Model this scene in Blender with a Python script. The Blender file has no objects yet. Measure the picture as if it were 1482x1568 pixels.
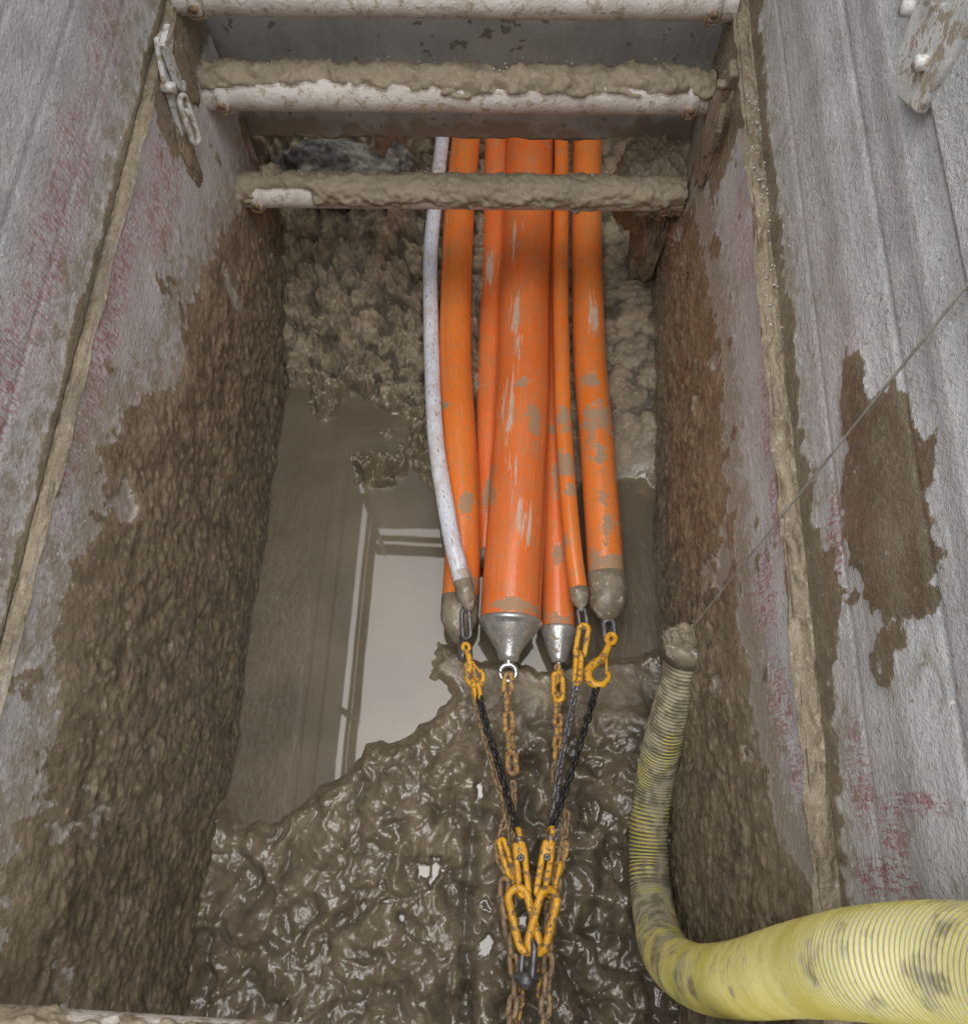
import bpy, math, random
import numpy as np
from mathutils import Vector, Matrix
random.seed(4); rng=np.random.RandomState(7)
scn=bpy.context.scene; col=scn.collection
R=math.radians
# ---------------------------------------------------------------- noise
PERM=rng.permutation(256); PERM=np.concatenate([PERM,PERM,PERM])
GR=rng.normal(size=(256,3)); GR/=np.linalg.norm(GR,axis=1)[:,None]
def pn(x,y,z=0.0):
    x=np.asarray(x,float); y=np.asarray(y,float)+0*x; z=np.asarray(z,float)+0*x
    xi=np.floor(x).astype(int); yi=np.floor(y).astype(int); zi=np.floor(z).astype(int)
    xf=x-xi; yf=y-yi; zf=z-zi
    f=lambda t:t*t*t*(t*(t*6-15)+10)
    u,v,w=f(xf),f(yf),f(zf)
    def g(i,j,k):
        h=PERM[(PERM[(PERM[(xi+i)&255]+((yi+j)&255))&511]+((zi+k)&255))&511]
        G=GR[h]; return G[...,0]*(xf-i)+G[...,1]*(yf-j)+G[...,2]*(zf-k)
    l=lambda a,b,t:a+(b-a)*t
    return 1.6*l(l(l(g(0,0,0),g(1,0,0),u),l(g(0,1,0),g(1,1,0),u),v),l(l(g(0,0,1),g(1,0,1),u),l(g(0,1,1),g(1,1,1),u),v),w)
def fbm(x,y,z=0.0,o=4,gain=.5):
    s=0;a=1;f=1;n=0
    for i in range(o):
        s=s+a*pn(x*f+i*17.3,y*f+i*5.1,np.asarray(z)*f+i*9.7);n+=a;a*=gain;f*=2.03
    return s/n
def ridge(x,y,z=0.0,o=4):
    s=0;a=1;f=1;n=0
    for i in range(o):
        s=s+a*(1-2*np.abs(pn(x*f+i*7.3,y*f+i*15.1,np.asarray(z)*f+i*3.7)));n+=a;a*=.5;f*=2.1
    return s/n
def worley(x,y,seed=0):
    xi=np.floor(x).astype(int); yi=np.floor(y).astype(int)
    f1=np.full(x.shape,9.0);f2=np.full(x.shape,9.0)
    for i in(-1,0,1):
        for j in(-1,0,1):
            h=PERM[(PERM[(xi+i+seed)&255]+((yi+j)&255))&511]
            px=xi+i+(h/255.0); py=yi+j+(PERM[(h+91)&511]/255.0)
            d=np.hypot(px-x,py-y)
            f2=np.minimum(f2,np.maximum(f1,d)); f1=np.minimum(f1,d)
    return f1,f2
def sm(a,b,x):
    t=np.clip((x-a)/(b-a),0,1); return t*t*(3-2*t)
# ---------------------------------------------------------------- mesh helpers
def empty(name):
    o=bpy.data.objects.new(name,None); o.empty_display_size=.1; col.objects.link(o); return o
def mesh_obj(name,verts,faces,mat,parent=None,smooth=True,attrs=None,uv=None):
    me=bpy.data.meshes.new(name)
    verts=np.asarray(verts,np.float32)
    if isinstance(faces,np.ndarray):
        k=faces.shape[1]; n=len(faces)
        me.vertices.add(len(verts)); me.vertices.foreach_set('co',verts.ravel())
        me.loops.add(n*k); me.loops.foreach_set('vertex_index',faces.astype(np.int32).ravel())
        me.polygons.add(n); me.polygons.foreach_set('loop_start',np.arange(0,n*k,k,dtype=np.int32))
        me.polygons.foreach_set('loop_total',np.full(n,k,dtype=np.int32))
        me.update(calc_edges=True)
    else:
        me.from_pydata([tuple(map(float,v)) for v in verts],[],faces); me.update()
    if attrs:
        for k,a in attrs.items():
            at=me.attributes.new(k,'FLOAT','POINT'); at.data.foreach_set('value',np.asarray(a,np.float32).ravel())
    if uv is not None:
        l=me.uv_layers.new(name='UVMap'); idx=np.zeros(len(me.loops),np.int32); me.loops.foreach_get('vertex_index',idx)
        l.data.foreach_set('uv',np.asarray(uv,np.float32)[idx].ravel())
    if smooth: me.polygons.foreach_set('use_smooth',np.ones(len(me.polygons),bool))
    if mat: me.materials.append(mat)
    me.validate(); me.update()
    o=bpy.data.objects.new(name,me); col.objects.link(o)
    if parent: o.parent=parent
    return o
def gridfaces(n,m,flip=False,wrap=False):
    i=np.arange(n-1)[:,None]; j=np.arange(m if wrap else m-1)[None,:]; j2=(j+1)%m
    a=i*m+j; b=(i+1)*m+j; c=(i+1)*m+j2; d=i*m+j2
    f=np.stack([a,b,c,d],-1).reshape(-1,4)
    return f[:,::-1].copy() if flip else f
def grid(name,X,Y,Z,mat,parent=None,attrs=None,flip=False):
    n,m=X.shape
    return mesh_obj(name,np.stack([X,Y,Z],-1).reshape(-1,3),gridfaces(n,m,flip),mat,parent,True,attrs)
def spline(pts,step=.01):
    P=[np.array(p,float) for p in pts]; P=[2*P[0]-P[1]]+P+[2*P[-1]-P[-2]]; out=[]
    for i in range(1,len(P)-2):
        a,b,c,d=P[i-1:i+3]; n=max(2,int(np.linalg.norm(c[:3]-b[:3])/step))
        for k in range(n):
            t=k/n; out.append(.5*((2*b)+(-a+c)*t+(2*a-5*b+4*c-d)*t*t+(-a+3*b-3*c+d)*t**3))
    out.append(P[-2]); return np.array(out)
def sweep(C,rad,seg=24,closed=False):
    C=np.asarray(C,float); n=len(C)
    T=np.gradient(C,axis=0) if not closed else np.roll(C,-1,0)-np.roll(C,1,0)
    T/=np.linalg.norm(T,axis=1)[:,None]
    N=np.cross(T[0],[0.02,0.01,1.0]); 
    if np.linalg.norm(N)<1e-3:N=np.cross(T[0],[1,0,0])
    N/=np.linalg.norm(N); Ns=[N]
    for i in range(1,n):
        N=Ns[-1]-T[i]*np.dot(Ns[-1],T[i]); Ns.append(N/np.linalg.norm(N))
    Ns=np.array(Ns); B=np.cross(T,Ns)
    th=np.linspace(0,2*np.pi,seg,endpoint=False)
    rad=np.asarray(rad,float)
    if rad.ndim==0: rad=np.full(n,float(rad))
    if rad.ndim==1: rad=np.repeat(rad[:,None],seg,1)
    V=C[:,None,:]+rad[...,None]*(np.cos(th)[None,:,None]*Ns[:,None,:]+np.sin(th)[None,:,None]*B[:,None,:])
    s=np.concatenate([[0],np.cumsum(np.linalg.norm(np.diff(C,axis=0),axis=1))])
    return V,s,th,Ns,B,T
def tube(name,C,rad,mat,parent=None,seg=24,caps=True,attrfn=None):
    V,s,th,_,_,_=sweep(C,rad,seg); n=len(V)
    verts=V.reshape(-1,3); F=gridfaces(n,seg,False,True)
    rr=np.mean(rad) if np.ndim(rad) else rad
    uv=np.stack([np.repeat(s,seg),np.tile(np.minimum(th,2*np.pi-th)*rr,n)],-1)
    if caps:
        verts=np.vstack([verts,C[0],C[-1]]); uv=np.vstack([uv,[0,0],[s[-1],0]])
        a=len(verts)-2;b=a+1; fl=[list(map(int,f)) for f in F]
        for j in range(seg):
            fl.append([a,j,(j+1)%seg]); fl.append([b,(n-1)*seg+(j+1)%seg,(n-1)*seg+j])
        F=fl
    return mesh_obj(name,verts,F,mat,parent,True,attrfn(verts) if attrfn else None,uv)
def merge(parts):
    vs=[];fs=[];o=0
    for v,f in parts:
        vs.append(v); fs.append(f+o); o+=len(v)
    return np.vstack(vs),np.vstack(fs)
def ring_part(L,W,r,M,seg=10,n=28,off=0):
    """oval link: overall length L (local x), width W (local y), wire radius r"""
    hw=W/2-r; hl=L/2-W/2; pts=[]
    for k in range(n//2+1):
        a=-math.pi/2+math.pi*k/(n//2); pts.append((hl+hw*math.cos(a),hw*math.sin(a),0))
    for k in range(n//2+1):
        a=math.pi/2+math.pi*k/(n//2); pts.append((-hl+hw*math.cos(a),hw*math.sin(a),0))
    pts=np.array(pts); V,_,_,_,_,_=sweep(pts,r,seg,True); m=len(pts); V=V.reshape(-1,3)
    F=gridfaces(m+1,seg,False,True)%(m*seg)
    V=V@np.array(M.to_3x3()).T+np.array(M.translation)
    return V,F
def frame(p,d,roll=0,up=(0,0,1)):
    x=Vector(d).normalized(); z=Vector(up)-x*Vector(up).dot(x); z.normalize(); y=z.cross(x)
    M=Matrix((x,y,z)).transposed().to_4x4() @ Matrix.Rotation(roll,4,'X'); M.translation=Vector(p); return M
def chain(name,pts,L,W,r,mat,parent,jit=.25,roll0=.6):
    C=spline(pts,.004); s=np.concatenate([[0],np.cumsum(np.linalg.norm(np.diff(C,axis=0),axis=1))])
    step=L-2*r*1.15; parts=[];k=0;t=L/2
    while t<s[-1]:
        p=np.array([np.interp(t,s,C[:,i]) for i in range(3)]); q=np.array([np.interp(min(t+.004,s[-1]+.001),s,C[:,i]) for i in range(3)])
        q2=np.array([np.interp(t-.004,s,C[:,i]) for i in range(3)])
        M=frame(p,q-q2,roll0+(k%2)*math.pi/2+random.uniform(-jit,jit)); parts.append(ring_part(L,W,r,M,8,20)); t+=step;k+=1
    v,f=merge(parts); return mesh_obj(name,v,f,mat,parent)
def link(name,p0,p1,W,r,mat,parent,roll=0):
    p0=Vector(p0);p1=Vector(p1); M=frame((p0+p1)/2,p1-p0,roll)
    v,f=ring_part((p1-p0).length+2*r,W,r,M,12,32); return mesh_obj(name,v,f,mat,parent)
def box(name,c,size,mat,parent=None,rot=(0,0,0),bev=.003):
    x,y,z=[s/2 for s in size]
    v=[(a*x,b*y,d*z) for a in(-1,1) for b in(-1,1) for d in(-1,1)]
    f=[(0,1,3,2),(4,6,7,5),(0,4,5,1),(2,3,7,6),(0,2,6,4),(1,5,7,3)]
    o=mesh_obj(name,v,f,mat,parent,False); o.location=c; o.rotation_euler=rot
    if bev:
        m=o.modifiers.new('b','BEVEL'); m.width=bev; m.segments=2
    return o
def prism(name,poly,M,th,mat,parent=None,bev=.002):
    n=len(poly); v=[(a,b,0) for a,b in poly]+[(a,b,th) for a,b in poly]
    f=[tuple(range(n))[::-1],tuple(range(n,2*n))]+[(i,(i+1)%n,n+(i+1)%n,n+i) for i in range(n)]
    o=mesh_obj(name,v,f,mat,parent,False); o.matrix_world=M
    m=o.modifiers.new('b','BEVEL'); m.width=bev; m.segments=2
    return o
# ---------------------------------------------------------------- node helper
class N:
    def __init__(s,name):
        s.m=bpy.data.materials.new(name); s.m.use_nodes=True; s.t=s.m.node_tree; s.b=s.t.nodes['Principled BSDF']
        s.pos=s.t.nodes.new('ShaderNodeNewGeometry').outputs['Position']
    def n(s,ty,**k):
        d=s.t.nodes.new(ty)
        for a,b in k.items(): setattr(d,a,b)
        return d
    def put(s,sock,v):
        if hasattr(v,'node'): s.t.links.new(v,sock)
        elif isinstance(v,(tuple,list)) and len(v)==3 and sock.type=='RGBA': sock.default_value=(*v,1)
        else: sock.default_value=v
    def scale(s,v,sc,rot=(0,0,0)):
        d=s.n('ShaderNodeMapping'); s.put(d.inputs[0],v); d.inputs['Scale'].default_value=sc; d.inputs['Rotation'].default_value=rot; return d.outputs[0]
    def noise(s,v,sc,det=2,ro=.55,dist=0):
        d=s.n('ShaderNodeTexNoise'); s.put(d.inputs['Vector'],v); d.inputs['Scale'].default_value=sc; d.inputs['Detail'].default_value=det; d.inputs['Roughness'].default_value=ro; d.inputs['Distortion'].default_value=dist; return d.outputs[0]
    def ramp(s,f,a,b,v0=0.,v1=1.):
        d=s.n('ShaderNodeMapRange',interpolation_type='SMOOTHSTEP'); s.put(d.inputs[0],f); d.inputs[1].default_value=a; d.inputs[2].default_value=b; d.inputs[3].default_value=v0; d.inputs[4].default_value=v1; return d.outputs[0]
    def mix(s,f,a,b,mode='MIX'):
        d=s.n('ShaderNodeMix',data_type='RGBA',blend_type=mode); s.put(d.inputs[0],f); s.put(d.inputs[6],a); s.put(d.inputs[7],b); return d.outputs[2]
    def fm(s,f,a,b):
        d=s.n('ShaderNodeMix'); s.put(d.inputs[0],f); s.put(d.inputs[2],a); s.put(d.inputs[3],b); return d.outputs[0]
    def math(s,op,a,b=0.):
        d=s.n('ShaderNodeMath',operation=op); s.put(d.inputs[0],a); s.put(d.inputs[1],b); return d.outputs[0]
    def attr(s,nm):
        return s.n('ShaderNodeAttribute',attribute_name=nm).outputs['Fac']
    def bump(s,h,st,dist,prev=None):
        d=s.n('ShaderNodeBump'); d.inputs['Strength'].default_value=st; d.inputs['Distance'].default_value=dist; s.put(d.inputs['Height'],h)
        if prev: s.put(d.inputs['Normal'],prev)
        return d.outputs[0]
    def out(s,c,r,nrm=None,metal=0.,spec=.5):
        s.put(s.b.inputs['Base Color'],c); s.put(s.b.inputs['Roughness'],r); s.put(s.b.inputs['Metallic'],metal); s.put(s.b.inputs['Specular IOR Level'],spec)
        if nrm: s.put(s.b.inputs['Normal'],nrm)
        return s.m
MUD_D=(.180,.146,.095); MUD_M=(.305,.250,.168); MUD_L=(.46,.40,.295)
def mudcol(n,p=None):
    p=p or n.pos
    a=n.noise(p,9,3,.65); b=n.noise(p,60,2,.7); 
    c=n.mix(n.ramp(a,.3,.7),MUD_D,MUD_M); return n.mix(n.ramp(b,.52,.85),c,MUD_L)
def m_floor():
    n=N('mud_floor'); wet=n.attr('wet'); pud=n.attr('pud'); rock=n.attr('rock'); dark=n.attr('dark')
    c=mudcol(n)
    c=n.mix(n.math('MULTIPLY',wet,.35),c,(.165,.135,.088))
    c=n.mix(n.ramp(rock,.3,.8),c,n.mix(n.ramp(n.noise(n.pos,14,3,.7),.4,.65),(.085,.083,.077),(.24,.23,.20)))
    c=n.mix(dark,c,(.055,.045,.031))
    c=n.mix(pud,c,(.13,.11,.08))
    r=n.fm(wet,.7,n.ramp(n.noise(n.pos,14,1,.6),.35,.65,.08,.28)); r=n.fm(pud,r,.04)
    h=n.noise(n.pos,34,4,.55); h=n.math('MULTIPLY',h,n.math('SUBTRACT',1.,pud))
    b=n.bump(h,.55,.012)
    return n.out(c,r,b,0.,n.fm(wet,.4,.9))
def m_lump():
    n=N('clay'); c=mudcol(n); b=n.bump(n.noise(n.pos,90,3,.65),.7,.008)
    return n.out(c,.5,b)
def m_wall(name,upper=False,red=.5):
    n=N(name); p=n.pos; m=n.attr('mud'); st=n.attr('stain'); ra=n.attr('red'); tn=n.attr('tint'); cav=n.attr('cav')
    mn=n.noise(p,26,4,.72)
    c=n.mix(n.ramp(n.noise(p,9,3,.65),.3,.7),(.49,.49,.485),(.64,.64,.635))
    # fine scored lines running along the sheet
    s1=n.noise(n.scale(p,(1,.5,24)),3,0,.5); c=n.mix(n.ramp(s1,.64,.68,0,.30),c,(.76,.76,.75))
    c=n.mix(n.math('MULTIPLY',tn,.4),c,(.50,.415,.405))
    rs=n.ramp(n.noise(n.scale(p,(1,85,14),(R(28),0,0)),2.2,3,.78),.495,.555)
    rr=n.math('MULTIPLY',ra,n.math('MAXIMUM',n.math('MULTIPLY',rs,.8),n.math('MULTIPLY',n.ramp(mn,.56,.62),.9)))
    c=n.mix(n.math('MULTIPLY',rr,red),c,(.36,.075,.11))
    f=n.ramp(n.math('ADD',mn,n.math('MULTIPLY',st,.5)),.60,.82); c=n.mix(n.math('MULTIPLY',f,.8),c,(.34,.295,.22))
    c=n.mix(n.ramp(n.noise(p,95,1,.5),.68,.74,0.,.7),c,(.31,.27,.20))
    c=n.mix(n.ramp(n.noise(p,120,0,.5),.24,.18,0.,.8),c,(.80,.79,.77))
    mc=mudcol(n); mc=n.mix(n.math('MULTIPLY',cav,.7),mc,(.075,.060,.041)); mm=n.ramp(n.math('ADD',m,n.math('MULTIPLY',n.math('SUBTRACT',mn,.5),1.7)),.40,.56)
    c=n.mix(mm,c,mc)
    h=n.math('ADD',n.noise(p,75,3,.68),n.math('MULTIPLY',m,.5)); b=n.bump(h,.55,.008)
    r=n.fm(mm,.55,n.ramp(mn,.35,.65,.14,.45))
    return n.out(c,r,b)
def m_plate():
    n=N('galvanised_plate'); p=n.pos
    c=n.mix(n.ramp(n.noise(p,5,3,.65),.35,.65),(.38,.40,.385),(.50,.52,.50))
    c=n.mix(n.ramp(n.noise(n.scale(p,(30,1,2)),2,3,.6),.5,.7,0,.5),c,(.58,.58,.55))
    mk=n.ramp(n.math('ADD',n.noise(p,26,2,.5),n.math('MULTIPLY',n.attr('fl'),.22)),.66,.69); c=n.mix(n.math('MULTIPLY',mk,.75),c,(.15,.14,.12))
    c=n.mix(n.ramp(n.math('ADD',n.noise(p,12,3,.7),n.attr('mud')),.75,1.0),c,(.34,.295,.225))
    return n.out(c,.5,n.bump(n.noise(p,90,2,.6),.25,.004))
def m_strut():
    n=N('strut_paint'); p=n.pos; m=n.attr('mud')
    mn=n.noise(p,40,3,.7)
    c=n.mix(n.ramp(n.noise(p,12,2,.6),.3,.7),(.55,.495,.44),(.71,.665,.60)); c=n.mix(n.ramp(mn,.54,.62,0,.85),c,(.40,.33,.235))
    mm=n.ramp(n.math('ADD',m,n.math('MULTIPLY',n.math('SUBTRACT',mn,.5),.6)),.44,.52)
    mc=n.mix(.4,mudcol(n),(.36,.30,.205))
    c=n.mix(mm,c,mc)
    return n.out(c,n.fm(mm,.5,.65),n.bump(n.noise(p,110,3,.65),.6,.006))
def m_pipe(name,c0,c1,mudamt=.5,white=False):
    n=N(name); uv=n.n('ShaderNodeUVMap').outputs[0]; p=n.pos; sp=n.attr('spot'); su=n.attr('scuff')
    c=n.mix(n.ramp(n.noise(p,4,1,.5),.3,.7),c0,c1)
    if white:
        c=n.mix(n.ramp(n.noise(n.scale(uv,(22,120,1)),1.5,1,.5),.67,.70),c,(.14,.13,.14))
    else:
        sc=n.ramp(n.math('ADD',n.noise(n.scale(uv,(4.0,60,1)),1,4,.7,.3),n.math('MULTIPLY',su,.26)),.69,.73)
        c=n.mix(n.math('MULTIPLY',sc,.85),c,(.62,.53,.45))
        c=n.mix(n.ramp(n.noise(n.scale(uv,(6,160,1)),1,2,.6),.55,.75,0,.4),c,(.84,.36,.17))
    gn=n.noise(p,14,4,.75)
    g=n.ramp(n.math('ADD',gn,n.math('MULTIPLY',sp,.34)),.655,.71); g=n.math('MULTIPLY',g,mudamt); c=n.mix(g,c,(.34,.26,.165))
    f=n.ramp(n.noise(n.scale(uv,(9,30,1)),2.5,3,.75),.60,.64); c=n.mix(n.math('MULTIPLY',f,.6*mudamt+.15),c,(.38,.27,.17))
    c=n.mix(n.ramp(gn,.44,.60,0.,.30),c,(.48,.24,.11))
    return n.out(c,n.fm(g,.22,.75),n.bump(n.math('ADD',n.math('MULTIPLY',n.noise(p,60,1,.6),.5),g),.25,.004))
def m_simple(name,c0,c1,r=.5,metal=0.,sc=20,rust=None,rt=(.5,.6),bs=.3,spec=.5):
    n=N(name); p=n.pos; c=n.mix(n.ramp(n.noise(p,sc,2,.6),.35,.65),c0,c1); me=metal
    if rust:
        k=n.ramp(n.noise(p,sc*2.2,3,.7),*rt); c=n.mix(k,c,rust); rr=n.fm(k,r,.8)
        me=n.fm(k,metal,0.)
    else: rr=r
    return n.out(c,rr,n.bump(n.noise(p,sc*8,1,.6),bs,.003),me,spec)
def m_hose():
    n=N('yellow_hose'); p=n.pos; rib=n.attr('rib'); d=n.attr('dirt')
    y=n.mix(n.ramp(n.noise(p,8,2,.6),.3,.7),(.53,.46,.10),(.66,.59,.20))
    val=n.mix(n.ramp(d,.10,.36),(.66,.65,.52),(.09,.085,.07))
    c=n.mix(n.ramp(rib,.38,.62),val,y)
    f=n.math('ADD',n.noise(p,11,4,.7),n.math('MULTIPLY',d,.36)); f=n.math('SUBTRACT',f,n.math('MULTIPLY',rib,.08)); k=n.ramp(f,.50,.66)
    c=n.mix(n.math('MULTIPLY',k,.86),c,n.mix(n.ramp(n.noise(p,30,1,.5),.4,.6),(.17,.15,.11),(.38,.335,.25)))
    return n.out(c,n.fm(k,.42,.7),n.bump(n.noise(p,90,1,.6),.25,.003))
def m_water():
    n=N('muddy_water'); p=n.pos
    c=n.mix(n.ramp(n.noise(p,4,1,.5),.3,.7),(.125,.103,.070),(.165,.138,.096))
    return n.out(c,.025,n.bump(n.noise(p,7,1,.5),.03,.004),0.,.45)
FL=m_floor(); CLAY=m_lump(); WL=m_wall('shield_paint_lower',False,.9); WU=m_wall('shield_paint_upper',True,.85); PL=m_plate(); ST=m_strut()
ORG=m_pipe('orange_pipe_plastic',(.78,.19,.028),(.84,.225,.04),.9); ORM=m_pipe('orange_pipe_plastic_red',(.78,.17,.035),(.82,.205,.05),.85)
WHT=m_pipe('white_pipe_plastic',(.70,.74,.84),(.80,.83,.89),.6,True)
MET=m_simple('galvanised_cap',(.48,.48,.47),(.68,.68,.67),.3,.7,18,(.32,.26,.19),(.54,.60)); CAPD=m_simple('dirty_cap',(.18,.15,.105),(.31,.265,.19),.38,0,14,(.50,.48,.43),(.56,.66))
BLK=m_simple('black_chain_steel',(.02,.02,.022),(.045,.043,.04),.35,.4,40,(.12,.09,.06),(.6,.7))
YEL=m_simple('yellow_lifting_paint',(.70,.34,.02),(.80,.42,.03),.33,0,25,(.24,.15,.07),(.52,.60)); RUS=m_simple('rusty_yellow_chain',(.46,.27,.10),(.60,.36,.08),.6,.1,30,(.20,.13,.09),(.46,.58))
RU2=m_simple('muddy_chain',(.28,.18,.095),(.40,.27,.14),.6,.1,30,(.16,.125,.09),(.45,.6)); STL=m_simple('steel_bright',(.55,.55,.55),(.72,.72,.71),.28,.85,25,(.25,.2,.14),(.6,.7)); DST=m_simple('dark_steel',(.12,.12,.13),(.2,.2,.21),.4,.6,25,(.2,.15,.1),(.55,.65))
BRK=m_simple('bracket_steel',(.56,.56,.53),(.70,.69,.66),.5,.1,20,(.36,.30,.22),(.48,.58)); HOS=m_hose(); WAT=m_water(); ROP=m_simple('rope_fibre',(.30,.27,.22),(.42,.39,.33),.8); GRV=m_simple('gravel_stone',(.34,.33,.30),(.54,.52,.48),.6,0,60)
GRD=m_simple('site_ground',(.24,.20,.15),(.34,.29,.22),.9,0,3)
# ---------------------------------------------------------------- floor
def seg_sd(px,py,poly):
    d=np.full(px.shape,9.);ins=np.zeros(px.shape,bool);n=len(poly)
    for i in range(n):
        x1,y1=poly[i];x2,y2=poly[(i+1)%n];ex,ey=x2-x1,y2-y1
        t=np.clip(((px-x1)*ex+(py-y1)*ey)/(ex*ex+ey*ey),0,1); d=np.minimum(d,np.hypot(px-x1-t*ex,py-y1-t*ey))
        c=((y1>py)!=(y2>py))&(px<(x2-x1)*(py-y1)/((y2-y1)+1e-12)+x1); ins^=c
    return np.where(ins,-d,d)
WP=[(-.95,1.47),(-.768,1.449),(-.678,1.425),(-.53,1.433),(-.376,1.371),(-.27,1.28),(-.22,1.072),(.1,1.0),(.42,1.08),(.70,1.06),(.70,.52),(.42,.47),(.2,.42),(.0,.44),(-.135,.485),(-.187,.434),(-.183,.37),(-.094,.331),(-.131,.245),(-.222,.169),(-.346,.133),(-.413,.06),(-.491,-.0),(-.584,-.085),(-.712,-.12),(-.76,-.04),(-.95,-.03)]
PUD=[(.052,-.407,.022,.042),(-.129,-.207,.045,.018),(-.11,-.20,.016,.035),(-.249,-.291,.022,.009),(-.348,-.356,.02,.009),(.017,.02,.012,.03),(.167,-.334,.022,.02),(.045,-.296,.018,.02),(.371,.122,.03,.012),(.447,-.174,.012,.035),(-.26,-.25,.010,.02),(.38,-.02,.012,.03),(-.31,-.31,.008,.02),(-.20,-.33,.012,.01)]
xs=np.arange(-1.05,.90,.0045); ys=np.arange(-1.35,3.05,.005)
X,Y=np.meshgrid(xs,ys,indexing='ij')
wx=X+.04*fbm(X*9,Y*9,3.3,3)+.010*fbm(X*40,Y*40,1.3,2); wy=Y+.04*fbm(X*9,Y*9,8.8,3)+.010*fbm(X*40,Y*40,7.3,2)
sd=seg_sd(wx,wy,WP)
h=np.clip(sd*1.1,-.05,.035)+.03*sm(0,.35,sd)
near=sm(.45,.1,Y); far=sm(1.15,1.4,Y)
out=sm(-.04,.03,sd)
h+=out*(.012*fbm(X*7,Y*7,1.,4))
# far clods
f1,f2=worley(wx*19,wy*19); g1,g2=worley(wx*42+4,wy*42+9,5); k1,k2=worley(wx*10+2,wy*10,9)
clod=(.55-f1)*.064+(.5-g1)*.028+(.5-k1)*.03+.014*fbm(X*60,Y*60,3,2)
leftclod=sm(.05,-.15,X)
h+=out*far*(clod*(.25+.85*leftclod)+.010)
h+=far*(.19*sm(1.42,2.05,Y)*sm(-.28,-.46,X))
cav=out*far*sm(.42,.72,f1)*.75  # crevices between clods: wetness plus crevice shade painted into the colour
# near slurry: slumped rounded lumps
ax=X+.05*fbm(X*7,Y*7,11,3); ay=Y+.05*fbm(X*7,Y*7,14,3)
b1=np.abs(pn(ax*5.5,ay*5.5,2.)); n2=fbm(ax*10,ay*10,5.,2); n3=fbm(ax*22,ay*22,8.,5,.52); b4=np.abs(pn(ax*17,ay*17,9.))
h+=near*out*(.065*b1+.055*n2+.020*n3+.016*b4-.006)
h+=near*out*.030*np.exp(-((X+.25)/.22)**2-((Y-.02)/.16)**2)
cav=cav+near*out*.5*np.clip(sm(.05,-.30,n2)*.7+sm(.10,.0,b1)*.6+sm(.0,-.35,n3)*.4,0,1)  # hollows between lumps: painted shade on top of the wet tone
h+=near*.05*sm(.38,.60,X)+.03*sm(-.70,-.80,X)*near
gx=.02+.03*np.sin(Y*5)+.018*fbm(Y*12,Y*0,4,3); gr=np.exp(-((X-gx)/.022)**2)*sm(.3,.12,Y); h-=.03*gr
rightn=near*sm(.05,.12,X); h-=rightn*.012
for ix,iy,ir,ih in [(-.643,1.36,.06,.08),(-.40,1.12,.075,.12),(-.43,1.09,.05,.06),(-.24,1.175,.08,.10),(-.38,1.28,.03,.07),(-.60,1.40,.07,.05),(-.48,1.15,.025,.07),(-.34,1.13,.05,.06),(-.27,1.23,.06,.06)]:
    dd=np.hypot(wx-ix,wy-iy); h+=ih*np.exp(-(dd/ir)**2)*(1+.9*fbm(X*40,Y*40,7,3))
h+=.04*sm(.42,.6,X)*sm(1.0,1.3,Y)
# excavation face beyond the shield
face=2.12+.75*sm(-.44,-.32,X)-.72*sm(.44,.62,X)+.05*fbm(X*6,Y*0,2,3)
rk=np.clip((Y-face)/.28,0,None)
u1,u2=worley(X*8+fbm(X*5,Y*5,3),Y*8,11)
h+=np.where(rk>0,np.minimum(rk,1.6)*.62,0)*(1+.25*fbm(X*8,Y*8,6,4))+sm(0,.3,rk)*(.09*(u2-u1)-.03+.04*ridge(X*9,Y*9,4,4))
pud=np.zeros_like(X)
for px,py,rx,ry in PUD:
    e=np.hypot((X-px)/rx,(Y-py)/ry)+1.5*fbm(X*30,Y*30,px*50,3)
    m=sm(1.12,1.0,e); lvl=np.percentile(h[e<1.1],25) if (e<1.1).any() else 0
    h=np.where(e<1.5,h*(1-sm(1.5,.95,e))+np.minimum(h,lvl)*sm(1.5,.95,e),h); h=h*(1-m)+(lvl-.002)*m; pud=np.maximum(pud,m)
wet=np.clip(near*1.0+sm(.12,.0,sd)*.8+.5*sm(.45,.6,X),0,1)*(1-.45*far*sm(.05,.2,sd))
rock=sm(.15,.5,rk)*sm(-.2,-.4,X)
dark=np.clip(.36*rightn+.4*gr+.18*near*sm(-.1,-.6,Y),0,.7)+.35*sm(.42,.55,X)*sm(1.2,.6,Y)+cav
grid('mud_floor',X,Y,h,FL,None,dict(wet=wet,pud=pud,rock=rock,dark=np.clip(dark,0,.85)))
def hz(x,y):
    i=int(np.clip(round((x+1.05)/.0045),0,len(xs)-1)); j=int(np.clip(round((y+1.35)/.005),0,len(ys)-1)); return h[i,j]
a=np.arange(-1.0,.8,.05); b=np.arange(-.3,1.75,.05); A,B=np.meshgrid(a,b,indexing='ij'); grid('muddy_water',A,B,A*0,WAT)
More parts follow.
